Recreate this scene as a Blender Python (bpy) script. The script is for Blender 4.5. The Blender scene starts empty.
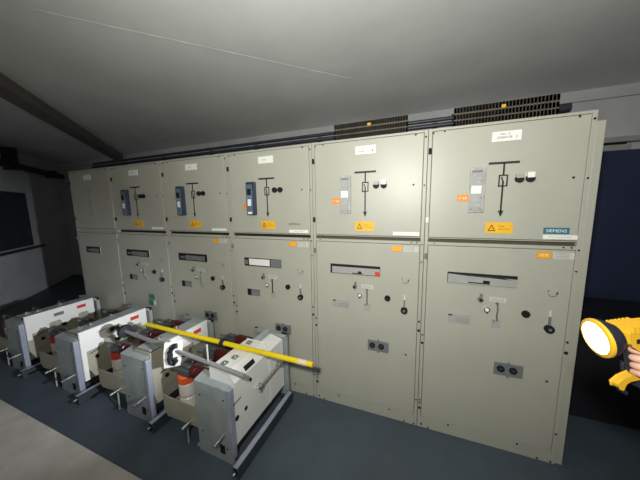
import bpy, bmesh, math, random
from mathutils import Vector, Matrix
random.seed(4)
S = bpy.context.scene
COL = S.collection
PI = math.pi

# ------------------------------------------------------------------ materials
def mat(name, col, rough=0.5, metal=0.0, var=0.08, scale=6.0, bump=0.0, bscale=60.0, dirt=None, dirt_amt=0.0, dscale=2.5, spec=0.5):
    m = bpy.data.materials.new(name); m.use_nodes = True
    nt = m.node_tree; n = nt.nodes; l = nt.links
    b = n['Principled BSDF']
    b.inputs['Roughness'].default_value = rough
    b.inputs['Metallic'].default_value = metal
    b.inputs['Specular IOR Level'].default_value = spec
    tc = n.new('ShaderNodeTexCoord')
    nz = n.new('ShaderNodeTexNoise'); nz.inputs['Scale'].default_value = scale; nz.inputs['Detail'].default_value = 6
    l.new(tc.outputs['Object'], nz.inputs['Vector'])
    cr = n.new('ShaderNodeValToRGB')
    cr.color_ramp.elements[0].position = 0.3; cr.color_ramp.elements[1].position = 0.7
    c = Vector(col)
    cr.color_ramp.elements[0].color = (*(c * (1 - var)), 1)
    cr.color_ramp.elements[1].color = (*[min(1, v) for v in c * (1 + var)], 1)
    l.new(nz.outputs['Fac'], cr.inputs['Fac'])
    out = cr.outputs['Color']
    if dirt:
        n2 = n.new('ShaderNodeTexNoise'); n2.inputs['Scale'].default_value = dscale; n2.inputs['Detail'].default_value = 9
        n2.inputs['Roughness'].default_value = 0.65
        l.new(tc.outputs['Object'], n2.inputs['Vector'])
        r2 = n.new('ShaderNodeValToRGB'); r2.color_ramp.elements[0].position = 0.42; r2.color_ramp.elements[1].position = 0.68
        r2.color_ramp.elements[0].color = (0, 0, 0, 1); r2.color_ramp.elements[1].color = (dirt_amt,) * 3 + (1,)
        l.new(n2.outputs['Fac'], r2.inputs['Fac'])
        mx = n.new('ShaderNodeMix'); mx.data_type = 'RGBA'
        l.new(r2.outputs['Color'], mx.inputs['Factor']); l.new(out, mx.inputs['A']); mx.inputs['B'].default_value = (*dirt, 1)
        out = mx.outputs['Result']
    l.new(out, b.inputs['Base Color'])
    if bump:
        n3 = n.new('ShaderNodeTexNoise'); n3.inputs['Scale'].default_value = bscale; n3.inputs['Detail'].default_value = 5
        l.new(tc.outputs['Object'], n3.inputs['Vector'])
        bp = n.new('ShaderNodeBump'); bp.inputs['Strength'].default_value = bump; bp.inputs['Distance'].default_value = 0.01
        l.new(n3.outputs['Fac'], bp.inputs['Height']); l.new(bp.outputs['Normal'], b.inputs['Normal'])
    return m

def emat(name, col, strength):
    m = bpy.data.materials.new(name); m.use_nodes = True
    b = m.node_tree.nodes['Principled BSDF']
    b.inputs['Base Color'].default_value = (*col, 1)
    b.inputs['Emission Color'].default_value = (*col, 1); b.inputs['Emission Strength'].default_value = strength
    return m

M = dict(
    paint=mat('pebble_grey_paint', (.412, .412, .352), .42, var=.03, scale=3, dirt=(.35, .345, .295), dirt_amt=.35, dscale=2),
    frame=mat('pebble_grey_frame', (.40, .396, .335), .45, var=.03),
    gap=mat('dark_gap', (.008, .008, .007), .8),
    slotb=mat('bronze_gap', (.06, .054, .033), .7),
    black=mat('black_plastic', (.012, .012, .013), .65, spec=.25),
    print_=mat('black_print', (.012, .012, .012), .6),
    white=mat('white_label', (.80, .80, .76), .5, var=.02),
    paper=mat('pale_print', (.58, .58, .52), .6),
    yellow=mat('yellow_sticker', (.80, .43, .015), .5, var=.05),
    orange=mat('orange_sticker', (.82, .26, .03), .5, var=.05),
    teal=mat('teal_plate', (.035, .17, .22), .45),
    relay=mat('blue_grey_relay', (.10, .145, .20), .4),
    relayside=mat('dark_blue_relay', (.03, .04, .075), .4),
    strip=mat('worn_grey_strip', (.36, .365, .36), .45, var=.25, scale=40),
    zinc=mat('galvanised_steel', (.39, .43, .435), .45, metal=.25, var=.16, scale=9, dirt=(.3, .33, .33), dirt_amt=.4),
    zincl=mat('reflection_tinted_zinc', (.40, .44, .54), .4, metal=.4, var=.1, scale=12),  # bluish tint puts reflected light into the zinc colour
    steel=mat('dull_steel', (.38, .39, .39), .35, metal=.8, var=.12, scale=20),
    chrome=mat('chrome', (.75, .76, .76), .2, metal=1.0),
    darkst=mat('dark_steel', (.055, .065, .075), .45, metal=.4, var=.2),
    truckw=mat('white_truck_paint', (.80, .80, .78), .4, var=.03, dirt=(.6, .59, .54), dirt_amt=.3),
    truckb=mat('beige_plate', (.36, .345, .27), .5, var=.06, dirt=(.25, .23, .18), dirt_amt=.4),
    resin=mat('dark_red_resin', (.085, .012, .014), .3, var=.15),
    red=mat('red_tag', (.62, .045, .035), .5),
    cap=mat('orange_red_cap', (.85, .12, .025), .45),
    porc=mat('white_insulator', (.78, .76, .70), .3, var=.04),
    poley=mat('yellow_pole', (.80, .60, .01), .4, var=.06),
    poletip=mat('worn_pole_band', (.72, .60, .42), .5),
    rod=mat('grey_rod', (.42, .43, .43), .35, metal=.5),
    rubber=mat('black_rubber', (.012, .014, .022), .55),
    green=mat('green_sticker', (.03, .20, .09), .5),
    dgrey=mat('grey_plate', (.16, .172, .178), .5, var=.06),
    lgrey=mat('light_grey_plate', (.34, .345, .33), .5),
    glass=mat('grey_window_back', (.16, .165, .17), .25, var=.3, scale=18),
    blue=mat('blue_black_cabinet', (.025, .034, .075), .4, var=.15),
    crate=mat('dark_metal_box', (.012, .012, .016), .5),
    pipe=mat('dark_pipe', (.016, .018, .026), .5),
    tray=mat('brown_grey_tray', (.13, .112, .088), .6, metal=.2, var=.2, scale=25),
    lampy=mat('lamp_yellow', (.60, .34, .02), .4, var=.05),
    skin=mat('skin', (.50, .28, .21), .5, var=.08, scale=30),
    sleeve=mat('navy_sleeve', (.012, .016, .035), .85, var=.3, scale=60, bump=.3),
    ceil=mat('ceiling_concrete', (.80, .81, .795), .8, var=.05, scale=1.2, bump=.07, bscale=14, dirt=(.66, .665, .655), dirt_amt=.5, dscale=1.5),
    wall=mat('wall_plaster', (.58, .585, .60), .85, var=.06, scale=2, bump=.25, bscale=30, dirt=(.42, .42, .435), dirt_amt=.6, dscale=1.6),
    seam=mat('pale_seam', (.70, .70, .69), .8, var=.25, scale=9),
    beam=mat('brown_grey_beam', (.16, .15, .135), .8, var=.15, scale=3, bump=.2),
    floor=mat('concrete_floor', (.56, .535, .48), .85, var=.14, scale=5, bump=.35, bscale=40, dirt=(.40, .38, .335), dirt_amt=.7, dscale=3),
    mat_=mat('blue_grey_floor_mat', (.062, .086, .112), .55, var=.10, scale=5, bump=.12, bscale=80, dirt=(.058, .066, .076), dirt_amt=.7, dscale=2.2),
    headm=mat('dark_grey_casting', (.10, .11, .115), .5, metal=.3, var=.15),
    ledlens=emat('led_lens', (.92, .96, 1.0), 14.0),
    ledchip=emat('led_chip', (1, 1, 1), 40.0),
)

# ------------------------------------------------------------------ mesh builder
_txt = {}
def text_geo(s):
    if s not in _txt:
        cu = bpy.data.curves.new('t', 'FONT'); cu.body = s; cu.align_x = 'CENTER'; cu.align_y = 'CENTER'; cu.size = 1.0
        cu.resolution_u = 2
        o = bpy.data.objects.new('t', cu); COL.objects.link(o)
        dg = bpy.context.evaluated_depsgraph_get()
        me = o.evaluated_get(dg).to_mesh()
        v = [tuple(x.co[:2]) for x in me.vertices]; f = [tuple(p.vertices) for p in me.polygons]
        xs = [p[0] for p in v]; ys = [p[1] for p in v]
        w, h = max(xs) - min(xs), max(ys) - min(ys); cx, cy = (max(xs) + min(xs)) / 2, (max(ys) + min(ys)) / 2
        v = [((a - cx), (b - cy)) for a, b in v]
        bpy.data.objects.remove(o); bpy.data.curves.remove(cu)
        _txt[s] = (v, f, w, h)
    return _txt[s]

class MB:
    def __init__(s): s.v = []; s.f = []; s.m = []; s.s = []; s.mats = []
    def mi(s, m):
        if m not in s.mats: s.mats.append(m)
        return s.mats.index(m)
    def add(s, vs, fs, m, smooth=False):
        o = len(s.v); s.v += [tuple(v) for v in vs]; k = s.mi(m)
        for f in fs: s.f.append([i + o for i in f]); s.m.append(k); s.s.append(smooth)
        return s
    def box(s, x0, y0, z0, x1, y1, z1, m):
        x0, x1 = min(x0, x1), max(x0, x1); y0, y1 = min(y0, y1), max(y0, y1); z0, z1 = min(z0, z1), max(z0, z1)
        v = [(x, y, z) for z in (z0, z1) for y in (y0, y1) for x in (x0, x1)]
        return s.add(v, [(0, 2, 3, 1), (4, 5, 7, 6), (0, 1, 5, 4), (2, 6, 7, 3), (0, 4, 6, 2), (1, 3, 7, 5)], m)
    def prism(s, pts, ext, m):
        n = len(pts); p = [Vector(q) for q in pts]; e = Vector(ext)
        nrm = Vector((0, 0, 0))
        for i in range(n): nrm += p[i].cross(p[(i + 1) % n])
        if nrm.dot(e) > 0: p = p[::-1]
        v = p + [q + e for q in p]
        f = [tuple(range(n)), tuple(range(2 * n - 1, n - 1, -1))]
        f += [(i, n + i, n + (i + 1) % n, (i + 1) % n) for i in range(n)]
        f[2:] = [tuple(reversed(q)) for q in f[2:]]
        return s.add(v, f, m)
    def cyl(s, a, b, r, m, n=20, r2=None, caps=True):
        a = Vector(a); b = Vector(b); r2 = r if r2 is None else r2
        z = (b - a).normalized(); x = z.orthogonal().normalized(); y = z.cross(x)
        ca = [a + (x * math.cos(2 * PI * i / n) + y * math.sin(2 * PI * i / n)) * r for i in range(n)]
        cb = [b + (x * math.cos(2 * PI * i / n) + y * math.sin(2 * PI * i / n)) * r2 for i in range(n)]
        s.add(ca + cb, [(i, (i + 1) % n, n + (i + 1) % n, n + i) for i in range(n)], m, True)
        if caps: s.add(ca, [tuple(range(n - 1, -1, -1))], m); s.add(cb, [tuple(range(n))], m)
        return s
    def lathe(s, o, axis, prof, m, n=28):
        o = Vector(o); z = Vector(axis).normalized(); x = z.orthogonal().normalized(); y = z.cross(x)
        rings = []
        for r, h in prof:
            rings.append([o + z * h + (x * math.cos(2 * PI * i / n) + y * math.sin(2 * PI * i / n)) * r for i in range(n)])
        for k in range(len(prof) - 1):
            s.add(rings[k] + rings[k + 1], [(i, (i + 1) % n, n + (i + 1) % n, n + i) for i in range(n)], m, True)
        return s
    def tube(s, pts, r, m, n=12):
        P = [Vector(p) for p in pts]; rings = []
        for i, p in enumerate(P):
            d = (P[min(i + 1, len(P) - 1)] - P[max(i - 1, 0)]).normalized()
            x = d.cross(Vector((0.13, 0.21, 0.97))).normalized(); y = d.cross(x)
            rings.append([p + (x * math.cos(2 * PI * k / n) + y * math.sin(2 * PI * k / n)) * r for k in range(n)])
        v = [q for R_ in rings for q in R_]
        f = [(i * n + k, i * n + (k + 1) % n, (i + 1) * n + (k + 1) % n, (i + 1) * n + k) for i in range(len(P) - 1) for k in range(n)]
        s.add(v, f, m, True)
        s.add(rings[0], [tuple(range(n - 1, -1, -1))], m); s.add(rings[-1], [tuple(range(n))], m)
        return s
    def ball(s, c, r, m, n=14, k=8):
        c = Vector(c); prof = [(max(r * math.sin(PI * i / k), 1e-5), -r * math.cos(PI * i / k)) for i in range(k + 1)]
        return s.lathe(c, (0, 0, 1), prof, m, n)
    def text(s, t, c, width, m, height=None, xd=(1, 0, 0), yd=(0, 0, 1)):
        v, f, w, h = text_geo(t); k = width / w; kh = k if height is None else height / h
        c = Vector(c); xd = Vector(xd); yd = Vector(yd)
        return s.add([c + xd * (a * k) + yd * (b * kh) for a, b in v], f, m)
    def build(s, name, parent=None, bev=0.0, seg=2, kind=None, label=None):
        me = bpy.data.meshes.new(name); me.from_pydata(s.v, [], s.f)
        for m in s.mats: me.materials.append(m)
        me.polygons.foreach_set('material_index', s.m); me.polygons.foreach_set('use_smooth', s.s)
        me.update()
        o = bpy.data.objects.new(name, me); COL.objects.link(o)
        if parent: o.parent = parent
        if bev:
            b = o.modifiers.new('bevel', 'BEVEL'); b.width = bev; b.segments = seg; b.limit_method = 'ANGLE'; b.angle_limit = math.radians(50)
        if kind: o['kind'] = kind
        if label: o['label'] = label
        return o

def tag(o, label, cat, group=None):
    o['label'] = label; o['category'] = cat
    if group: o['group'] = group
    return o
def thing(name, label, cat, loc=(0, 0, 0), rz=0, group=None):
    o = bpy.data.objects.new(name, None); COL.objects.link(o); o.empty_display_size = .1
    o.location = loc; o.rotation_euler = (0, 0, rz)
    return tag(o, label, cat, group)

# ------------------------------------------------------------------ setting
H = 2.76; YB = 1.75; YF = -4.2; XR = 7.4
def lx(y): return -2.45 - 1.043 * y
MB().prism([(lx(YB), YB, -.12), (XR, YB, -.12), (XR, YF, -.12), (lx(YF), YF, -.12)], (0, 0, .12), M['floor']).build('floor', kind='structure')
MB().prism([(lx(YB) - .2, YB + .2, H), (XR + .2, YB + .2, H), (XR + .2, YF - .2, H), (lx(YF) - .2, YF - .2, H)], (0, 0, .15), M['ceil']).build('ceiling', kind='structure')
MB().box(lx(YB) - .3, YB, 0, XR + .2, YB + .15, H, M['wall']).build('wall_back', kind='structure')
MB().prism([(lx(YB), YB, 0), (lx(YF), YF, 0), (lx(YF) - .15, YF, 0), (lx(YB) - .15, YB, 0)], (0, 0, H), M['wall']).build('wall_left', kind='structure')
MB().box(XR, YF, 0, XR + .15, YB, H, M['wall']).build('wall_right', kind='structure')
MB().box(lx(YF) - .2, YF - .15, 0, XR + .2, YF, H, M['wall']).build('wall_front', kind='structure')
MB().box(lx(YB) + .05, YB - .035, 2.655, XR, YB, H, M['wall']).build('trim_1', kind='structure')
# blue-grey painted strip along the switchgear
MB().prism([(lx(-.955) + .02, -.955, 0), (XR - .02, -.955, 0), (XR - .02, YB - .02, 0), (lx(YB) + .05, YB - .02, 0)], (0, 0, .006), M['mat_']).build('trim_2', kind='structure')
# ceiling beam running parallel to the left wall, ceiling joint square to it
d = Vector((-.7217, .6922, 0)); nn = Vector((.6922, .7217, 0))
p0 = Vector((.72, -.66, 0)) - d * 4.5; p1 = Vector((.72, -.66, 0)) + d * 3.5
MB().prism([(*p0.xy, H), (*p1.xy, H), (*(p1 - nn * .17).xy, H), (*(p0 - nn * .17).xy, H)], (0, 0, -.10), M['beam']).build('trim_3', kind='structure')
a = Vector((1.875, -.877, 0)); b = Vector((3.36, .575, 0)); w = (b - a).normalized().cross(Vector((0, 0, 1))) * .004
MB().prism([(*(a - w).xy, H), (*(b - w).xy, H), (*(b + w).xy, H), (*(a + w).xy, H)], (0, 0, -.0015), M['seam']).build('trim_4', kind='structure')

# left wall: dark pipe, dark patch, ledge
wd = Vector((-.7217, .6922, 0)); wn = Vector((.6922, .7217, 0))
def wl(y, off=0.0, z=0.0): return Vector((lx(y), y, z)) + wn * off
pr = thing('wall_pipe', 'dark pipe running high along the left wall under the ceiling', 'pipe', (*wl(.9, .12).xy, 2.45))
def rel(o, v): return Vector(v) - o.location
MB().tube([rel(pr, wl(y, .12, 2.45)) for y in (-.6, .2, 1.0, 1.58)], .06, M['pipe']).build('pipe', pr)
for y in (.42, 1.3):
    c = rel(pr, wl(y, .06, 2.45)); q = MB()
    q.prism([c + wn * -.06 - wd * .03 + Vector((0, 0, -.08)), c + wn * .13 - wd * .03 + Vector((0, 0, -.08)), c + wn * .13 - wd * .03 + Vector((0, 0, .30 if y < 1 else .08)), c + wn * -.06 - wd * .03 + Vector((0, 0, .30 if y < 1 else .08))], wd * .06, M['pipe'])
    q.build('bracket', pr)
q = MB(); q.prism([wl(-.5, .001, .97), wl(.70, .001, .97), wl(.70, .001, 1.98), wl(-.5, .001, 1.98)], wn * .03, M['darkst'])  # thin dark rectangle standing slightly proud of the left wall
tag(q.build('wall_dark_patch', bev=.004), 'dark rectangular patch on the grey left wall', 'board')
q = MB(); q.prism([wl(-.5, .001, .90), wl(.92, .001, .90), wl(.92, .001, .935), wl(-.5, .001, .935)], wn * .06, M['darkst'])
tag(q.build('wall_ledge', bev=.004), 'thin dark ledge along the left wall just below the dark patch', 'ledge')

# right side behind the switchgear
t = thing('wall_trunking', 'light grey trunking with a dark slot on the back wall right of the switchgear', 'trunking', (5.6, YB, 2.15))
MB().box(-.9, -.10, -.03, .28, 0, .035, M['lgrey']).box(-.9, -.10, .06, .5, 0, .11, M['lgrey']).build('channel', t, bev=.004)
MB().box(-.9, -.085, .035, .25, 0, .06, M['black']).build('slot', t)
t = thing('tall_cabinet', 'tall blue-black cabinet against the back wall right of the switchgear', 'cabinet', (5.95, 1.73, 0))
MB().box(-.75, -.42, .006, .75, 0, 2.08, M['blue']).build('body', t, bev=.006)
for sx in (-1, 1):
    dd = MB().box(sx * .005, -.44, .09, sx * .74, -.42, 2.05, M['blue']).build('door', t, bev=.004)
    MB().box(sx * .06, -.465, 1.0, sx * .085, -.44, 1.16, M['black']).build('handle', dd, bev=.004)
t = thing('low_box', 'low black metal box on the floor behind the hand lamp', 'box', (5.55, .85, .006))
MB().box(-.55, -.35, 0, .55, .35, .70, M['crate']).build('body', t, bev=.008)
MB().box(-.57, -.37, .70, .57, .37, .735, M['crate']).build('lid', t, bev=.006)
MB().cyl((.02, -.37, .715), (.02, -.385, .715), .012, M['chrome'], 12).build('latch', t)

# ------------------------------------------------------------------ switchgear
W = .8; DEP = 1.25
def circ(mb, x, y, z, r, m, dep=.004, n=18): mb.cyl((x, y, z), (x, y - dep, z), r, m, n)
bolt_mesh = {}
def bolt(parent, x, z, r=.006):
    key = r
    if key not in bolt_mesh:
        q = MB().cyl((0, 0, 0), (0, -.004, 0), r, M['black'], 10, r * .8)
        o = q.build('bolt', parent); bolt_mesh[key] = o
    else:
        o = bolt_mesh[key].copy(); COL.objects.link(o); o.parent = parent
    o.location = (x, 0, z)
hinge_mesh = {}
def hinge(parent, x, z, m):
    if m not in hinge_mesh:
        o = MB().box(-.0085, -.007, -.018, .0085, 0, .018, M[m]).cyl((0, -.007, -.018), (0, -.007, .018), .005, M[m], 8).build('hinge', parent)
        hinge_mesh[m] = o
    else:
        o = hinge_mesh[m].copy(); COL.objects.link(o); o.parent = parent
    o.location = (x, 0, z)

CAB = [  # label, name lines, kind options
    dict(label='switchgear cabinet at the far left end, plain doors with no relay or handles', name=None, relay=None),
    dict(label='switchgear cabinet with a green sticker on its lower door, second from the left end', name=' ', relay='relay'),
    dict(label='switchgear cabinet with blue-grey relay and no orange sticker, between the green-stickered one and the one with a white strip in its slot', name=' ', relay='relay'),
    dict(label='switchgear cabinet with blue-grey relay, orange sticker and dark brand lettering, white strip in its slot', name=' ', relay='relay'),
    dict(label='switchgear cabinet with worn grey strip and a red tag in its lower slot', name='1', relay='strip'),
    dict(label='switchgear cabinet nearest the lamp at the right end, with teal brand plate', name='2', relay='strip'),
]
CAB[2]['label'] = 'switchgear cabinet third from the left end, blue-grey relay and no brand lettering'

def cabinet(k):
    c = CAB[k]; t = thing('switchgear_cabinet', c['label'], 'cabinet', (k * W, 0, 0), 0, 'switchgear cabinets in the row')
    F = .003           # frame face sits just behind the doors
    q = MB()
    q.box(.0015, .03, .0, .7985, DEP, 2.093, M['frame'])
    q.build('body', t)
    q = MB()
    for x0, x1 in ((.0015, .0225), (.7775, .7985)): q.box(x0, F, .006, x1, .03, 2.093, M['frame'])
    q.box(.0225, F, 2.078, .7775, .03, 2.093, M['frame']); q.box(.0225, F, .006, .7775, .03, .092, M['frame'])
    q.box(.0225, F, 1.360, .7775, .03, 1.380, M['frame']); q.box(.0225, F, 1.4035, .7775, .03, 1.409, M['frame'])
    q.build('front_frame', t, bev=.0012)
    q = MB().box(.0225, .026, 1.380, .7775, .0299, 1.4035, M['slotb'] if k >= 4 else M['gap'])
    if k == 0: q = MB().box(.0225, .006, 1.380, .7775, .0299, 1.4035, M['frame'])
    q.build('gap_strip', t)
    dx = -.007 * (5 - k) + .006
    def X(x): return x + dx
    up = MB().box(.0255, 0, 1.412, .7745, .026, 2.075, M['paint']).build('upper_door', t, bev=.003)
    lo = MB().box(.0255, 0, .095, .7745, .026, 1.357, M['paint']).build('lower_door', t, bev=.003)
    fx = .0125
    hinge(t, fx, 1.958, 'black'); hinge(t, fx, 1.285, 'dgrey'); hinge(t, fx, 1.525, 'white' if k == 5 else 'black')
    for x, z, r in ((.029, 2.066, .006), (.092, 2.069, .005), (.725, 2.069, .006), (.786, 2.05, .006), (fx, .725, .006), (fx, .665, .009), (fx, .224, .006),
                    (fx, .201, .006), (fx, .161, .010), (.028, .034, .007), (.074, .018, .006), (.202, .084, .006), (.601, .081, .006), (.709, .02, .006),
                    (.776, .02, .006), (.787, .217, .006), (.787, .817, .007), (.787, .751, .010), (.787, 1.24, .005), (.787, 1.36, .005), (.787, 1.75, .005), (.06, 1.373, .004), (.72, 1.373, .005), (.755, 1.373, .005)):
        bolt(t, x, z, r)
    y = -.0005
    # ---- upper door
    q = MB().box(X(.335), 0, 1.978, X(.475), -.004, 2.033, M['white'])
    if c['name'] and c['name'].strip():
        q.text('No. ' + c['name'], (X(.398), -.0045, 2.018), .045, M['print_'], .011)
        q.text('GENERATOR', (X(.395), -.0045, 1.999), .075, M['print_'], .012); q.text(c['name'], (X(.452), -.0045, 1.999), .007, M['print_'], .012)
    elif k: q.text('No.', (X(.395), -.0045, 2.006), .03, M['print_'], .012)
    q.build('name_label', up)
    q = MB(); yy = -.0025
    if k:
        q.box(X(.328), 0, 1.851, X(.478), yy, 1.864, M['print_']); sw = .0045
        q.box(X(.405) - sw, 0, 1.786, X(.405) + sw, yy, 1.855, M['print_'])
        for (a0, b0, a1, b1) in ((-.023, 1.722, -.016, 1.79), (.016, 1.722, .023, 1.79), (-.023, 1.722, .023, 1.729), (-.023, 1.783, .023, 1.79)):
            q.box(X(.405) + a0, 0, b0, X(.405) + a1, yy, b1, M['print_'])
        q.prism([(X(.393), 0, 1.776), (X(.399), 0, 1.779), (X(.411), 0, 1.745), (X(.405), 0, 1.742)], (0, yy, 0), M['print_'])
        q.box(X(.405) - sw, 0, 1.575, X(.405) + sw, yy, 1.75, M['print_'])
        q.prism([(X(.391), 0, 1.582), (X(.419), 0, 1.582), (X(.407), 0, 1.548), (X(.403), 0, 1.548)], (0, yy, 0), M['print_'])
    else:
        q.box(X(.36), 0, 1.85, X(.45), yy, 1.857, M['dgrey']); q.box(X(.402), 0, 1.575, X(.408), yy, 1.855, M['dgrey']); q.box(X(.375), 0, 1.57, X(.435), yy, 1.577, M['dgrey'])
    q.build('mimic_diagram', up)
    circ_hole = MB(); circ(circ_hole, X(.722), 0, 1.756, .006, M['black'], .003, 12); circ_hole.build('lock_hole', up)
    if k:
        for xb in (.481, .532):
            q = MB(); circ(q, X(xb), 0, 1.762, .021, M['black'], .016, 22)
            if k > 3: q.box(X(xb) - .017, -.0, 1.766, X(xb) + .017, -.019, 1.790 + (.006 if xb > .5 else 0), (M['white'] if xb > .5 else M['lgrey']) if k > 3 else (M['lgrey'] if xb > .5 and k > 2 else M['black']))
            q.build('push_button', up, bev=.001)
        # warning sign
        q = MB().box(X(.333), 0, 1.446, X(.472), -.002, 1.512, M['yellow'])
        a_ = [(X(.346), -.0025, 1.460), (X(.386), -.0025, 1.460), (X(.366), -.0025, 1.500)]
        q.prism(a_, (0, -.0006, 0), M['print_'])
        q.prism([(X(.3525), -.0028, 1.4645), (X(.3795), -.0028, 1.4645), (X(.366), -.0028, 1.491)], (0, -.0008, 0), M['yellow'])
        q.prism([(X(.3675), -.0032, 1.485), (X(.3635), -.0032, 1.476), (X(.3665), -.0032, 1.476), (X(.3645), -.0032, 1.466), (X(.3685), -.0032, 1.4785), (X(.3655), -.0032, 1.4785)], (0, -.001, 0), M['print_'])
        q.text('Feld', (X(.415), -.0026, 1.488), .026, M['print_'], .009); q.text('geerdet', (X(.428), -.0026, 1.472), .055, M['print_'], .009)
        q.build('warning_sign', up)
    if c['relay'] == 'relay':
        rl = MB().box(X(.222), 0, 1.565, X(.302), -.035, 1.835, M['relayside']).build('relay', up, bev=.003)
        q = MB().box(X(.224), -.034, 1.567, X(.286), -.040, 1.815, M['relay'])
        q.box(X(.226), -.040, 1.745, X(.282), -.042, 1.765, M['relay']); q.build('relay_front', rl, bev=.001)
        MB().box(X(.238), -.039, 1.730, X(.276), -.0425, 1.778, M['black']).build('display', rl)
        q = MB().box(X(.240), -.039, 1.640, X(.274), -.042, 1.695, M['white']); q.box(X(.238), -.039, 1.572, X(.278), -.042, 1.590, M['white'] if k > 2 else M['dgrey']); q.build('label_card', rl)
        for xx in (.238, .258, .278):
            MB().cyl((X(xx), -.039, 1.712), (X(xx), -.044, 1.712), .005, M['lgrey'], 10).build('key', rl)
        if k == 3: MB().box(X(.165), 0, 1.612, X(.215), -.002, 1.655, M['orange']).build('orange_sticker', up)
        if k == 2: MB().box(X(.190), 0, 1.590, X(.220), -.002, 1.622, M['orange']).build('orange_sticker', up)
    elif c['relay'] == 'strip':
        dx += .012 if k == 5 else 0
        st = MB().box(X(.222), 0, 1.573, X(.304), -.012, 1.84, M['strip']).build('relay_blank', up, bev=.003)
        q = MB().box(X(.228), -.011, 1.585, X(.290), -.015, 1.828, M['lgrey'])
        q.box(X(.232), -.014, 1.81, X(.286), -.0165, 1.822, M['dgrey'])
        for zz in (1.79, 1.77, 1.745, 1.66, 1.64, 1.61): q.box(X(.24) + random.random() * .01, -.014, zz, X(.262) + random.random() * .02, -.0162, zz + .012, M['strip'])
        q.build('face_plate', st)
        MB().box(X(.232), -.014, 1.685, X(.284), -.0175, 1.732, M['white']).build('label_card', st)
        for xx, zz in ((.236, 1.592), (.284, 1.592), (.284, 1.66), (.284, 1.76)):
            MB().cyl((X(xx), -.0145, zz), (X(xx), -.018, zz), .004, M['dgrey'], 8).build('screw', st)
        q = MB().box(X(.160), 0, 1.640, X(.226), -.002, 1.682, M['orange'])
        q.text('F 60', (X(.193), -.0026, 1.661), .04, M['white'], .014); q.build('orange_sticker', up)
        dx -= .012 if k == 5 else 0
    if k == 5:
        q = MB().box(.622, 0, 1.449, .737, -.003, 1.484, M['teal'])
        q.text('SIEMENS', (.6795, -.0036, 1.4665), .092, M['white'], .017); q.build('brand_plate', up)
    if k == 3:
        MB().text('SIEMENS', (X(.648), -.001, 1.488), .106, M['print_'], .017).build('brand_lettering', up)
    if k:
        x0 = .60 if k != 5 else .617
        q = MB().box(X(x0), 0, 1.419, X(.768), -.0025, 1.443, M['white'])
        if k >= 3: q.text('mit Vakuum-Leistungsschalter', (X((x0 + .768) / 2), -.003, 1.431), .105, M['dgrey'], .008)
        q.build('type_strip', up)
    # ---- lower door
    sl = MB(); x0, x1, z0, z1 = X(.142), X(.518), 1.116, 1.190
    if k == 0: x0, x1 = X(.19), X(.47)
    for bx in ((x0 - .006, z0 - .006, x0, z1 + .006), (x1, z0 - .006, x1 + .006, z1 + .006), (x0, z0 - .006, x1, z0), (x0, z1, x1, z1 + .006)):
        sl.box(bx[0], 0, bx[1], bx[2], -.004, bx[3], M['frame'])
    slot = sl.build('slot_frame', lo)
    MB().box(x0, 0, z0, x1, -.0015, z1, M['black']).build('slot_opening', slot)
    q = MB()
    if k == 5:
        q.prism([(x0 + .004, -.002, z0 + .002), (x1, -.002, z0 + .002), (x1, -.002, z1 - .022), (x0 + .20, -.002, z1 - .016), (x0 + .004, -.002, z1 - .012)], (0, -.0015, 0), M['lgrey'])
        q.box(x0 + .12, -.003, z0 + .010, x0 + .21, -.006, z0 + .016, M['black']); q.box(x0 + .20, -.003, z0 + .010, x0 + .235, -.008, z0 + .032, M['black'])
        q.prism([(x0 + .02, -.0035, z1 - .012), (x0 + .30, -.0035, z1 - .018), (x0 + .36, -.0035, z1 - .028), (x0 + .10, -.0035, z1 - .018)], (0, -.002, 0), M['chrome'])
    elif k == 4:
        q.box(x0 + .014, -.002, z0 + .004, x1 - .002, -.0035, z1 - .020, M['lgrey'])
        q.box(x0 + .17, -.003, z0 + .008, x0 + .25, -.006, z0 + .014, M['black']); q.box(x0 + .215, -.003, z0 + .010, x0 + .24, -.008, z0 + .028, M['black'])
    elif k == 3:
        q.box(x0 + .05, -.002, z0 + .01, x0 + .26, -.0035, z1 - .008, M['white']); q.box(x0 + .27, -.002, z0 + .004, x1 - .002, -.0035, z1 - .004, M['dgrey'])
        q.box(x0 + .006, -.002, z0 + .015, x0 + .04, -.0035, z1 - .02, M['dgrey'])
    else:
        q.box(x0 + .10, -.002, z0 + .008, x1 - .03, -.0035, z1 - .020, M['glass']); q.box(x0 + .03, -.002, z0 + .02, x0 + .09, -.0035, z1 - .03, M['glass'])
    q.build('slot_shutter', slot)
    if k == 4: MB().box(x1 - .036, -.003, z0 + .002, x1 - .003, -.006, z0 + .034, M['red']).build('red_tag', slot)
    if k:
        q = MB().cyl((X(.334), 0, 1.026), (X(.334), -.02, 1.026), .015, M['dgrey'], 18); q.cyl((X(.338), 0, 1.052), (X(.338), -.008, 1.052), .009, M['dgrey'], 14)
        q.cyl((X(.334), -.02, 1.026), (X(.334), -.024, 1.026), .009, M['black'], 14); q.build('key_lock', lo)
        q = MB().cyl((X(.372), 0, .963), (X(.372), -.012, .963), .017, M['chrome'], 20); q.cyl((X(.372), -.012, .963), (X(.372), -.014, .963), .011, M['white'], 16)
        q.cyl((X(.372), -.010, .946), (X(.372), -.016, .946), .005, M['black'], 8); q.build('indicator_dial', lo)
        q = MB().box(X(.385), 0, 1.018, X(.47), -.002, 1.046, M['paper'])
        for zz in (1.024, 1.031, 1.038): q.box(X(.392), -.0015, zz, X(.462), -.0026, zz + .002, M['dgrey'])
        q.build('notice_label', lo)
        lv = MB().tube([(X(.424), -.012, 1.01), (X(.428), -.014, .97), (X(.424), -.014, .93), (X(.430), -.012, .90)], .0045, M['steel'] if k != 3 else M['black'], 8)
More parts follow.
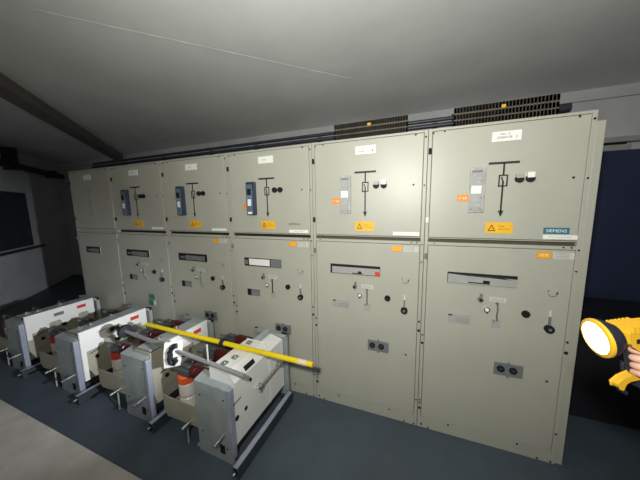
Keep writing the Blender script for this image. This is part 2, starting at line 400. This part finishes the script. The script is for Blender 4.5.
        lv.cyl((X(.424), 0, 1.01), (X(.424), -.014, 1.01), .008, M['steel'], 12); lv.build('lever', lo)
        q = MB().box(X(.403), 0, .846, X(.452), -.003, .902, M['lgrey']); q.cyl((X(.415), -.002, .892), (X(.415), -.006, .892), .006, M['dgrey'], 10); q.build('lever_plate', lo)
        q = MB().cyl((X(.572), 0, .962), (X(.572), -.012, .962), .021, M['black'], 22); q.cyl((X(.572), -.012, .962), (X(.572), -.02, .962), .013, M['black'], 18, .011)
        q.build('black_knob', lo)
        q = MB().box(X(.683), 0, .955, X(.693), -.004, 1.0, M['paper']); q.box(X(.683), 0, .90, X(.693), -.012, .962, M['dgrey'])
        q.cyl((X(.688), 0, .888), (X(.688), -.02, .888), .023, M['black'], 24); q.cyl((X(.688), -.02, .888), (X(.688), -.024, .888), .008, M['dgrey'], 12)
        q.build('door_handle', lo)
        q = MB(); n_ = 10
        for i in range(n_):
            a0 = PI * 1.15 + i / n_ * PI * .95; a1 = PI * 1.15 + (i + 1) / n_ * PI * .95
            cx, cz = X(.690), 1.106
            q.prism([(cx + .02 * math.cos(a0), 0, cz + .02 * math.sin(a0)), (cx + .02 * math.cos(a1), 0, cz + .02 * math.sin(a1)), (cx + .0245 * math.cos(a1), 0, cz + .0245 * math.sin(a1)), (cx + .0245 * math.cos(a0), 0, cz + .0245 * math.sin(a0))], (0, -.0015, 0), M['dgrey'])
        q.prism([(X(.703), 0, 1.10), (X(.715), 0, 1.103), (X(.712), 0, 1.115)], (0, -.0015, 0), M['print_']); q.box(X(.665), 0, 1.112, X(.672), -.0015, 1.118, M['print_'])
        q.build('turn_symbol', lo)
        q = MB().box(X(.158), 0, .845, X(.288), -.003, .905, M['lgrey'] if k > 3 else M['dgrey'])
        if k < 4: q.box(X(.158), -.002, .846, X(.20), -.0035, .904, M['black'])
        q.box(X(.16), -.002, .893, X(.182), -.0038, .902, M['black'])
        for zz in (.855, .866, .877): q.box(X(.205), -.002, zz, X(.28), -.0038, zz + .002, M['dgrey'] if k > 3 else M['lgrey'])
        q.build('rating_plate', lo)
    if k >= 3 or k == 2:
        so = MB().box(X(.435), 0, .540, X(.587), -.008, .622, M['dgrey']); so.box(X(.505), 0, .618, X(.517), -.010, .632, M['dgrey']); so.box(X(.505), 0, .530, X(.517), -.010, .545, M['dgrey'])
        so = so.build('socket_panel', lo, bev=.002)
        for xx in (.470, .535):
            q = MB().lathe((X(xx), -.008, .585), (0, -1, 0), [(.021, 0), (.021, .008), (.017, .010), (.015, .006), (.0001, .006)], M['black'], 22)
            q.cyl((X(xx), -.008, .585), (X(xx), -.015, .585), .010, M['darkst'], 14); q.build('socket', so)
    if k >= 4:
        q = MB(); circ(q, X(.708), 0, .552, .006, M['black'], .003, 12); q.build('plug_hole', lo)
    if k >= 2:
        q = MB().box(X(.597), 0, 1.306, X(.662), -.002, 1.345, M['orange']); q.box(X(.602), -.0015, 1.311, X(.657), -.0026, 1.340, M['yellow'])
        q.text('CE 96', (X(.6295), -.0032, 1.326), .038, M['orange'] if k != 5 else M['white'], .012); q.build('yellow_sticker', lo)
        q = MB().box(X(.674), 0, 1.307, X(.766), -.0015, 1.343, M['paper'])
        for zz in (1.314, 1.322, 1.330, 1.337): q.box(X(.678), -.001, zz, X(.745), -.0022, zz + .0018, M['dgrey'])
        q.build('printed_label', lo)
    if k == 1:
        q = MB().box(X(.43), 0, .57, X(.545), -.003, .72, M['lgrey']); q.box(X(.435), -.002, .575, X(.50), -.004, .64, M['green']); q.box(X(.44), -.002, .65, X(.53), -.004, .70, M['green'])
        q.box(X(.51), -.002, .58, X(.54), -.004, .63, M['white']); q.build('green_sticker', lo)
    return t
for k in range(6): cabinet(k)
t = thing('end_panel', 'narrow beige end panel closing the right end of the switchgear row', 'panel', (4.8005, .012, .006))
MB().box(.001, 0, 0, .039, DEP - .02, 2.035, M['frame']).build('panel', t, bev=.003)

# conduits, trays, supports on the switchgear roof
q = MB().tube([(-.05, .30, 2.232), (2.4, .30, 2.232), (4.72, .30, 2.232)], .014, M['pipe'])
tag(q.build('conduit'), 'upper dark conduit along the top of the switchgear row', 'conduit')
q = MB().tube([(-.05, .285, 2.190), (2.4, .285, 2.190), (4.77, .285, 2.190)], .016, M['pipe']); q.tube([(4.74, .285, 2.195), (4.80, .285, 2.20)], .028, M['rubber'])
tag(q.build('conduit'), 'lower dark conduit along the top of the switchgear row, thick black end at right', 'conduit')
names = ['far left', 'second from left', 'third from left', 'fourth from left', 'fifth from left', 'right end']
for k, x in enumerate((.55, 1.25, 1.95, 2.50, 3.15, 4.05)):
    t = thing('conduit_support', 'small dark bracket holding the conduits above the %s switchgear cabinet' % names[k], 'bracket', (x, .30, 2.093), 0, 'conduit brackets on the switchgear roof')
    MB().box(-.05, -.04, 0, .05, .04, .008, M['darkst']).build('foot', t)
    MB().box(-.018, .004, .008, .018, .03, .124, M['darkst']).build('post', t)
    MB().cyl((0, -.006, .05), (0, .004, .05), .010, M['chrome'], 12).build('clamp_bolt', t)
def tray(x0, x1, z0, z1, label):
    t = thing('cable_tray', label, 'cable tray', ((x0 + x1) / 2, .31, z0)); L = (x1 - x0) / 2; h = z1 - z0
    q = MB().box(-L, -.06, 0, L, .06, .003, M['tray'])
    for y in (-.06, .057):
        q.box(-L, y, 0, L, y + .003, h * .31, M['tray']); q.box(-L, y, h * .37, L, y + .003, h * .63, M['tray']); q.box(-L, y, h * .71, L, y + .003, h, M['tray'])
        n = int(2 * L / .019)
        for i in range(n + 1):
            x = -L + i * (2 * L - .0152) / n; q.box(x, y, 0, x + .0152, y + .003, h, M['tray'])
    q.build('channel', t)
    for sx in (-1, 1):
        MB().box(sx * (L - .03) - .02, -.05, 2.093 - z0, sx * (L - .03) + .02, .05, 0, M['darkst']).build('foot', t)
    MB().box(-.012, -.063, h * .70, .012, -.0601, h * .85, M['yellow']).build('tag', t)
tray(3.30, 3.865, 2.155, 2.278, 'brown perforated cable tray above the cabinet with the red slot tag')
tray(4.165, 4.735, 2.155, 2.278, 'brown perforated cable tray above the right end cabinet with the teal plate')

# ------------------------------------------------------------------ breaker trucks
def truck(X0, label, style, yn=-.70, rz=0.0):
    t = thing('breaker_truck', label, 'circuit breaker', (X0, -.38, .006), rz, 'withdrawn breaker trucks parked before the switchgear')
    yo = yn + .38; yf = .33; allw = style == 'white'
    ZT = .575
    # near end plate with folded lid
    q = MB().prism([(-.30, yo, 0), (-.035, yo, 0), (-.035, yo, .508), (-.10, yo, .516), (-.13, yo, .505), (-.17, yo, .505), (-.20, yo, .512), (-.30, yo, .512)], (0, .004, 0), M['zinc'])
    q.prism([(-.30, yo, .512), (-.035, yo, .508), (-.035, yo + .085, .530), (-.30, yo + .085, .530)], (0, 0, .004), M['zinc'])
    q.box(-.30, yo, 0, -.296, yo + .07, .51, M['zinc'])
    q.box(-.34, yo + .01, 0, -.30, yo + .03, .012, M['zinc'])
    ep = q.build('end_plate', t, bev=.0015)
    MB().box(-.038, yo - .004, .0, -.006, yo + .034, .515, M['zincl']).build('edge_flange', t, bev=.003)
    q = MB().box(-.115, yo - .003, .055, -.075, yo, .115, M['black']); q.build('handle_slot', ep)
    q = MB().cyl((-.075, yo, .20), (-.075, yo - .055, .195), .012, M['steel'], 16); q.cyl((-.075, yo - .05, .195), (-.075, yo - .085, .192), .0075, M['chrome'], 14); q.build('locking_pin', ep)
    for x, z in ((-.26, .42), (-.26, .16), (-.06, .44), (-.055, .10)):
        MB().cyl((x, yo, z), (x, yo - .004, z), .006, M['darkst'], 8).build('screw', ep)
    # far end frame
    q = MB().box(-.30, yf - .03, 0, -.27, yf, .572, M['zinc']).box(-.03, yf - .03, 0, .028, yf, .572, M['zinc']).box(-.30, yf - .045, .545, .028, yf, .572, M['zinc'])
    q.box(-.27, yf - .008, 0, -.02, yf - .004, .515, M['zinc'])
    q.build('far_frame', t, bev=.003)
    # mechanism box
    yb0, yb1 = yo + .04, yf - .05
    q = MB()
    if allw:
        q.prism([(-.20, yb0, .12), (-.004, yb0, .12), (-.004, yb0, .535), (-.05, yb0, ZT + .03), (-.20, yb0, ZT + .03)], (0, (yb1 - yb0) * .66, 0), M['truckw'])
        q.prism([(-.20, yb0 + (yb1 - yb0) * .66, .12), (-.004, yb0 + (yb1 - yb0) * .66, .12), (-.004, yb0 + (yb1 - yb0) * .66, .535), (-.10, yb0 + (yb1 - yb0) * .66, .56), (-.20, yb0 + (yb1 - yb0) * .66, .56)], (0, (yb1 - yb0) * .34, 0), M['truckw'])
    else:
        q.box(-.20, yb0, .12, -.02, yb1, ZT - .03, M['truckb'])
    box = q.build('mechanism_box', t, bev=.003)
    yc = (yb0 + yb1) / 2; Ly = yb1 - yb0
    if not allw:
        # white cover band on the fascia with notches, beige plate below
        z0 = .39
        zl = .13 if style == 'hex' else z0 - .06
        p = [(yb0, zl), (yb0 + .03, zl), (yb0 + .03, z0 + .0), (yb0 + .16, z0 + .005), (yb0 + .165, z0 + .055), (yb0 + .255, z0 + .06), (yb0 + .27, z0 + .01), (yb1 - .16, z0 + .015), (yb1 - .15, z0 + .06), (yb1 - .06, z0 + .06), (yb1 - .05, z0 + .02), (yb1, z0 + .02), (yb1, ZT), (yb0, ZT)]
        if style == 'mid': p = [(yc - .04, z0 + .06), (yc + .10, z0 + .06), (yc + .11, z0 + .02), (yb1 - .05, z0 + .02), (yb1, z0 + .02), (yb1, ZT), (yc - .10, ZT), (yc - .10, z0 + .12)]
        cov = MB().prism([(-.012, y, z) for y, z in p], (.012, 0, 0), M['truckw']).build('white_cover', t, bev=.002)
        MB().box(-.16, yb0, ZT - .012, -.012, yb1, ZT, M['zinc']).build('top_tray', t, bev=.002)
        q = MB()
        if style == 'hex':
            pts = [(0.002, yc - .02 + .075 * math.cos(a), z0 + .105 + .042 * math.sin(a)) for a in [i * PI / 3 for i in range(6)]]
            q.prism(pts, (.001, 0, 0), M['truckb']); q.box(0.003, yc - .06, z0 + .09, .0045, yc + .02, z0 + .13, M['black']); q.build('hexagon_window', cov)
            MB().text('SIEMENS', (.0008, yb0 + .17, z0 + .135), .085, M['print_'], .014, xd=(0, 1, 0)).build('lettering', cov)
        elif style == 'plain':
            q.box(0.0, yc - .07, z0 + .105, .002, yc + .01, z0 + .14, M['dgrey']); q.build('window', cov)
        MB().box(0, yb1 - .155, z0 + .115, .002, yb1 - .075, z0 + .15, M['red']).build('red_label', cov)
        q = MB().cyl((-.02, yc - .0, z0 - .005), (.012, yc - .0, z0 - .005), .018, M['black'], 16); q.build('crank_socket', t)
        q = MB().cyl((-.02, yb0 + .11, .30), (-.012, yb0 + .11, .30), .016, M['black'], 16); q.build('hole', box)
        q = MB().prism([(-.02, yb0 + .06, .345), (-.02, yb0 + .13, .36), (-.02, yb0 + .13, .366), (-.02, yb0 + .06, .351)], (.003, 0, 0), M['black']); q.build('slit', box)
        for (yy, zz, rr) in ((yb0 + .30, .31, .014), (yb0 + .34, .27, .022), (yb0 + .42, .33, .018), (yb0 + .47, .25, .012)):
            q = MB().cyl((-.02, yy, zz), (.005, yy, zz), rr, M['steel'], 14); q.cyl((.005, yy, zz), (.014, yy, zz), rr * .5, M['chrome'], 10); q.build('shaft_end', box)
        q = MB().box(-.02, yb0 + .33, .24, -.008, yb0 + .50, .255, M['dgrey']); q.build('link_bar', box)
    else:
        # chamfer label, slots, lever
        f = Vector((.046, 0, .0))
        n_ = Vector((.07, 0, .046)).normalized()
        c0 = Vector((-.020, -.115, .558)); u = Vector((0, 1, 0)); vv = Vector((-.046, 0, .07)).normalized()
        MB().prism([c0 - u * .05 - vv * .016 + n_ * .001, c0 + u * .05 - vv * .016 + n_ * .001, c0 + u * .05 + vv * .016 + n_ * .001, c0 - u * .05 + vv * .016 + n_ * .001], n_ * .003, M['black']).build('black_label', box)
        MB().box(-.004, yb1 - .20, .488, -.002, yb1 - .14, .512, M['red']).build('red_label', box)
        q = MB()
        for (yy, zz, a, b_) in ((-.30, .404, .003, .045), (-.19, .298, .010, .014), (-.275, .300, .016, .017), (-.13, .463, .012, .012), (-.03, .31, .014, .015)):
            q = MB()
            if b_ > .03: q.prism([(-.004, yy - .0, zz), (-.004, yy + .07, zz + .004), (-.004, yy + .07, zz + .010), (-.004, yy, zz + .006)], (.002, 0, 0), M['black'])
            else: q.lathe((-.0035, yy, zz), (1, 0, 0), [(b_, 0), (b_, .003), (.0001, .0031)], M['black'], 14)
            q.build('slot', box)
        lv = MB().cyl((-.004, -.045, .36), (.03, -.045, .36), .016, M['steel'], 16); lv.cyl((-.004, -.075, .365), (.024, -.075, .365), .010, M['chrome'], 12); lv.cyl((-.004, -.05, .325), (.02, -.05, .325), .009, M['chrome'], 12)
        lv.tube([(.02, -.045, .36), (.024, .06, .372), (.024, .19, .378)], .0085, M['steel'], 10); lv.cyl((-.004, .19, .378), (.036, .19, .378), .018, M['steel'], 16)
        lv.build('operating_lever', t)
        MB().cyl((-.14, yb0 + Ly * .68, .585), (-.14, yb1, .585), .024, M['zinc'], 18).build('spring_housing', t)
    # shared top fittings
    for i, (x, y) in enumerate(((-.13, yb0 + .06), (-.11, yb0 + .135), (-.14, yb0 + .32))):
        zt = ZT + .03 if allw else ZT
        if allw and y > yb0 + Ly * .66: zt = .56
        q = MB().box(x - .018, y - .018, zt, x + .018, y + .018, zt + .010, M['steel']); q.cyl((x, y, zt), (x, y, zt + .018), .007, M['chrome'], 10); q.build('top_fitting', t)
    # base rail and underframe
    MB().box(.036, yo - .06, .0, .043, yf - .05, .082, M['darkst']).box(.036, yo - .06, .076, .080, yf - .05, .082, M['zincl']).box(.073, yo - .06, .0, .080, yf - .05, .082, M['darkst']).build('base_rail', t, bev=.002)
    q = MB().box(-.03, yo + .01, .02, .036, yo + .03, .05, M['darkst']); q.box(-.03, yf - .08, .02, .036, yf - .055, .05, M['darkst']); q.box(-.22, yo + .03, .06, -.03, yf - .03, .10, M['darkst'])
    q.build('underframe', t)
    q = MB().cyl((.058, yo - .06, .05), (.058, yo - .085, .05), .010, M['chrome'], 12); q.build('rail_pin', t)
    # rear pole carriage
    q = MB().prism([(-.60, yo, .15), (-.305, yo, .165), (-.305, yo, .305), (-.63, yo, .305), (-.63, yo, .19)], (0, .004, 0), M['truckb']); q.box(-.63, yo, .17, -.626, yf - .06, .21, M['truckb']); q.box(-.62, yo + .02, .175, -.31, yf - .06, .185, M['truckb'])
    ca = q.build('pole_carriage', t, bev=.002)
    MB().cyl((-.36, yo, .20), (-.36, yo - .075, .195), .010, M['chrome'], 14).build('locking_pin', ca)
    MB().cyl((-.42, yo + .01, .17), (-.415, yo + .005, .0), .006, M['lgrey'], 10).build('support_rod', t)
    MB().cyl((-.55, yf - .10, .17), (-.55, yf - .10, .0), .006, M['lgrey'], 10).build('support_rod', t)
    for i in range(3):
        y = yo + .10 + i * .225
        pl = MB().lathe((-.505, y, .186), (0, 0, 1), [(.0001, 0), (.05, 0), (.056, .01), (.056, .085), (.052, .090), (.056, .095), (.056, .19), (.05, .20), (.0001, .20)], M['porc'], 26).build('pole', t)
        MB().lathe((-.505, y, .388), (0, 0, 1), [(.0001, -.002), (.058, -.002), (.058, .045), (.054, .052), (.0001, .052)], (M['cap'] if allw else M['red']) if i == 0 else M['resin'], 26).build('cap', pl)
        MB().cyl((-.505, y, .335 - .045), (-.505, y, .339 - .045), .0566, M['red'], 26, caps=False).build('red_band', pl)
        MB().box(-.55, y - .04, .44, -.43, y + .04, .49, M['headm']).box(-.53, y - .02, .49, -.45, y + .02, .51, M['headm']).build('pole_head', pl, bev=.006)
        q = MB().lathe((-.44, y, .475), (1, 0, 0), [(.03, 0), (.045, .02), (.045, .05), (.036, .055), (.045, .06), (.045, .10), (.036, .105), (.045, .11), (.045, .15), (.03, .16), (.03, .24)], M['resin'], 22); q.build('insulator_arm', pl)
        q = MB().cyl((-.56, y, .47), (-.62, y, .47), .022, M['steel'], 16); q.build('contact', pl)
    return t
truck(2.94, 'nearest breaker truck, all-white cover with a black label and steel lever', 'white', rz=-.03)
truck(2.14, 'second nearest breaker truck, both rods across its top, white cover above a beige plate', 'mid', yn=-.665)
truck(1.29, 'third breaker truck from the lamp, white cover with a hexagon window', 'hex')
truck(.36, 'farthest breaker truck by the left wall, white cover with a grey window', 'plain')

# rods lying across the trucks
def onrod(a, b, s): return Vector(a) + (Vector(b) - Vector(a)) * s
ZY = .632
t = thing('insulated_pole', 'long yellow pole with a black ring lying across two breaker trucks', 'pole', (2.55, -.43, ZY))
a = Vector((-.76, 0.015, 0)); b = Vector((.815, -.01, 0))
MB().cyl(a, b, .0175, M['poley'], 18).build('shaft', t)
MB().cyl(onrod(a, b, .935), onrod(a, b, .975), .0183, M['poletip'], 18).build('worn_band', t)
p = onrod(a, b, .54); MB().lathe(p, b - a, [(.0176, -.012), (.034, -.012), (.034, .012), (.0176, .012)], M['rubber'], 20).build('ring', t)
ZR = .632
t = thing('operating_rod', 'grey steel rod with a white hook plate lying across two breaker trucks', 'rod', (2.3, -.60, ZR))
a = Vector((-.66, .05, 0)); b = Vector((.72, -.075, 0))
MB().cyl(a, b, .0145, M['rod'], 18).build('shaft', t)
MB().cyl(a - (b - a).normalized() * .03, a + (b - a).normalized() * .02, .019, M['darkst'], 16).build('tip', t)
p = onrod(a, b, .07); MB().lathe(p, b - a, [(.0146, -.02), (.05, -.018), (.054, 0), (.05, .018), (.0146, .02)], M['rubber'], 24).build('ring', t)
p = onrod(a, b, .78); MB().cyl(p, p + Vector((0.0, .0, .125)), .006, M['lgrey'], 10).build('prong', t)
p = onrod(a, b, .53)
hp = thing_loc = p
u = Vector((.86, -.5, 0)).normalized(); v = Vector((0, 0, 1)); w_ = Vector((.5, .86, 0)) * -1; w_ = Vector((.45, -.89, 0)).normalized(); u = Vector((.89, .45, 0))
base = p + w_ * .02
pts = [(-.065, -.12), (.04, -.105), (.06, -.02), (.07, .075), (-.045, .065), (-.06, -.02)]
pl = MB().prism([base + u * x + v * z for x, z in pts], w_ * .006, M['white']).build('hook_plate', t, bev=.002)
hk = [(.04, .05), (.02, .048), (.0, .03), (-.012, .005), (-.01, -.02), (-.018, -.045), (-.012, -.07), (.008, -.08), (.022, -.06), (.02, -.04)]
MB().tube([base + w_ * .019 + u * x + v * z for x, z in hk], .018, M['rubber'], 10).build('hook', pl)

# ------------------------------------------------------------------ hand lamp and the hand that holds it
# frame of the hand lamp: u to the right of the head, v up, w towards the near side
Q0 = Vector((4.2905, -1.1205, 1.3465))                      # centre of the lamp face
U = Vector((.9290, .3590, -.0160)).normalized(); 
Wd = Vector((.3576, -.9246, .1316)); Wd = (Wd - U * Wd.dot(U)).normalized(); V = Wd.cross(U).normalized()
PX = .00203
def L3(x, y, z=0.0): return U * (x * PX) + V * (-y * PX) + Wd * z      # in units of about 2 mm
view = Vector((-.3505, -.6395, .2715)).normalized()
nl = Vector((-.966, -.16, -.20)).normalized()                        # beam axis
lamp = thing('hand_lamp', 'yellow hand lamp with a round lit head held up beside the switchgear', 'lamp', Q0)
q = MB().lathe((0, 0, 0), nl, [(.0305, .001), (.0312, .004), (.0375, .002), (.0380, .0), (.0380, -.003)], M['lampy'], 40)
q.lathe((0, 0, 0), nl, [(.0380, -.003), (.0365, -.008), (.034, -.016), (.024, -.030), (.0001, -.032)], M['rubber'], 40)
hd = q.build('head', lamp)
MB().lathe((0, 0, 0), nl, [(.0307, .0015), (.0001, .0015)], M['ledlens'], 40).build('lens', hd)
xn = nl.orthogonal().normalized(); yn_ = nl.cross(xn)
for i in range(6):
    c = (xn * math.cos(i * PI / 3) + yn_ * math.sin(i * PI / 3)) * .017
    MB().cyl(c + nl * .0018, c + nl * .0035, .006, M['ledchip'], 14).build('light_chip', hd)
MB().tube([-nl * .028, L3(16, -3, -.02), L3(26, -4, -.012)], .012, M['rubber'], 12).build('neck', lamp)
q = MB()
def slab(q, pts, z0, z1, m): q.prism([L3(x, y, z0) for x, y in pts], Wd * (z1 - z0), m)
slab(q, [(23, -8), (30, -11), (64, -14), (66, 4), (30, 8), (24, 4)], -.03, .02, M['lampy'])
bd = q.build('body', lamp, bev=.003)
for i in range(6):
    q = MB(); slab(q, [(24 + i * 4.2, -13 - i * .6), (26.2 + i * 4.2, -13.2 - i * .6), (26.2 + i * 4.2, -8), (24 + i * 4.2, -8)], -.026, .0215, M['lampy']); q.build('rib', bd, bev=.0008)
q = MB(); slab(q, [(27, -2), (37, -4), (37, 0), (27, 2)], .02, .0215, M['black']); q.build('vent', bd)
MB().tube([L3(40, 4, -.005), L3(41, 18, -.005), L3(44, 36, -.005)], .0155, M['rubber'], 16).build('grip', lamp)
q = MB(); slab(q, [(20, 46), (26, 41), (34, 37.5), (41, 35), (48, 35), (48, 39), (40, 40.5), (32, 42), (27, 45), (24, 51), (21, 50)], -.012, .004, M['lampy'])
q.build('guard', lamp, bev=.002)
q = MB(); slab(q, [(21, 49), (24, 48), (30, 55), (28, 57), (25, 54)], -.008, .002, M['rubber']); q.build('hook', lamp, bev=.001)
q = MB(); slab(q, [(46, 33), (80, 30), (82, 52), (48, 54)], -.035, .025, M['rubber']); q.build('battery', lamp, bev=.004)

# hand and forearm: one skinned surface
man = thing('person', 'person at the right edge, navy sleeve, bare hand gripping the yellow lamp', 'person', Q0)
verts = []; rad = []; edges = []
def chain(pts, rs, start=None):
    prev = start
    for p_, r_ in zip(pts, rs):
        verts.append(p_); rad.append(r_)
        if prev is not None: edges.append((prev, len(verts) - 1))
        prev = len(verts) - 1
    return prev
fore = [L3(150, 88, .02), L3(110, 62, .015), L3(84, 43, .008), L3(70, 32, .004), L3(58, 24, .0)]
rs = [.040, .034, .027, .028, .030]
pend = chain(fore, rs)
idx_palm = pend
for i, (dy, ln, r_) in enumerate(((9.5, 1.0, .0088), (17.5, 1.06, .0092), (25.0, 1.0, .0088), (32.0, .82, .0076))):
    # fingers come round the near side of the grip and curl to its left
    off = 1.0 + i * .9
    pts = [L3(54 + off, dy + 1, .016), L3(46 + off, dy, .0215 * 1.0 + .003), L3(38 + off - 2 * (ln - 1), dy + .5, .021), L3(32 + off - 3 * (ln - .9), dy + 1.5, .010), L3(32.5 + off, dy + 2.2, -.004)]
    chain(pts, [r_ * 1.12, r_ * 1.1, r_, r_ * .93, r_ * .82], idx_palm)
# thumb leaves the side of the palm near its base and lies along the far side under the body
chain([L3(60, 12, -.014), L3(50, 7, -.026), L3(41, 8, -.029), L3(34, 10, -.026)], [.012, .0108, .0098, .0085], idx_palm)
me = bpy.data.meshes.new('hand'); bm = bmesh.new(); sk = bm.verts.layers.skin.verify()
bvs = []
for i, (p_, r_) in enumerate(zip(verts, rad)):
    v_ = bm.verts.new(p_); v_[sk].radius = (r_, r_); v_[sk].use_root = (i == 0); bvs.append(v_)
for e in edges: bm.edges.new((bvs[e[0]], bvs[e[1]]))
bm.to_mesh(me); bm.free(); me.materials.append(M['skin'])
hand = bpy.data.objects.new('hand', me); COL.objects.link(hand); hand.parent = man
sm = hand.modifiers.new('skin', 'SKIN'); sm.use_smooth_shade = True
ss = hand.modifiers.new('sub', 'SUBSURF'); ss.levels = 2; ss.render_levels = 2
q = MB(); sp = [L3(76, 37, .005), L3(92, 49, .010), L3(112, 63, .015), L3(150, 88, .02), L3(230, 130, .04)]
for i, r_ in enumerate((.036, .041, .045, .052, .06)):
    pass
def vtube(q, pts, rs, m, n=24):
    rings = []
    for i, p_ in enumerate(pts):
        d_ = (pts[min(i + 1, len(pts) - 1)] - pts[max(i - 1, 0)]).normalized(); x_ = d_.orthogonal().normalized(); y_ = d_.cross(x_)
        rings.append([p_ + (x_ * math.cos(2 * PI * k_ / n) + y_ * math.sin(2 * PI * k_ / n)) * rs[i] for k_ in range(n)])
    v_ = [c for r__ in rings for c in r__]
    q.add(v_, [(i * n + k_, i * n + (k_ + 1) % n, (i + 1) * n + (k_ + 1) % n, (i + 1) * n + k_) for i in range(len(pts) - 1) for k_ in range(n)], m, True)
vtube(q, [sp[0]] + sp, [.030, .036, .041, .045, .052, .06], M['sleeve'])
q.ball(sp[-1], .058, M['sleeve']); q.build('sleeve', man)

# ------------------------------------------------------------------ lights
def aim(o, d_): o.rotation_euler = Vector(d_).to_track_quat('-Z', 'Y').to_euler()
def spot(name, loc, d_, energy, col, size=150, blend=1.0, rad_=.04):
    l = bpy.data.lights.new(name, 'SPOT'); l.energy = energy; l.color = col; l.spot_size = math.radians(size); l.spot_blend = blend; l.shadow_soft_size = rad_
    o = bpy.data.objects.new(name, l); COL.objects.link(o); o.location = loc; aim(o, d_); return o
al = bpy.data.lights.new('hand_lamp_glow', 'AREA'); al.shape = 'DISK'; al.size = .058; al.energy = .8; al.color = (.93, .97, 1.0)
ao = bpy.data.objects.new('hand_lamp_glow', al); COL.objects.link(ao); ao.location = Q0 + nl * .008; aim(ao, nl)
spot('hand_lamp_beam', Q0 + nl * .012, Vector((-2.2, -.45, .12)) - Q0, 350, (.92, .95, 1.0), 46, 1.0, .028)
T0 = Vector((3.8, -2.0, 1.95))
spot('torch_beam', T0, Vector((3.6, 0, 1.9)) - T0, 208, (1.0, .995, .93), 148, 1.0, .05)

w = bpy.data.worlds.new('World'); S.world = w; w.use_nodes = True
w.node_tree.nodes['Background'].inputs['Color'].default_value = (.5, .6, .8, 1)
w.node_tree.nodes['Background'].inputs['Strength'].default_value = .02

# ------------------------------------------------------------------ camera
cam = bpy.data.cameras.new('Camera'); cam.sensor_width = 36; cam.lens = 245.766 / 640 * 36; cam.clip_start = .02
co = bpy.data.objects.new('Camera', cam); COL.objects.link(co); S.camera = co
ya, pi_, ro = .369, .132, -.016
fw = Vector((-math.sin(ya) * math.cos(pi_), math.cos(ya) * math.cos(pi_), -math.sin(pi_)))
r0 = Vector((math.cos(ya), math.sin(ya), 0)); u0 = r0.cross(fw)
r = r0 * math.cos(ro) + u0 * math.sin(ro); u = -r0 * math.sin(ro) + u0 * math.cos(ro)
mw = Matrix((r, u, -fw)).transposed().to_4x4(); mw.translation = Vector((3.937, -1.759, 1.618)); co.matrix_world = mw

S.view_settings.view_transform = 'Standard'; S.view_settings.look = 'None'; S.view_settings.gamma = 1; S.view_settings.use_curve_mapping = False
S.view_settings.exposure = 0.0
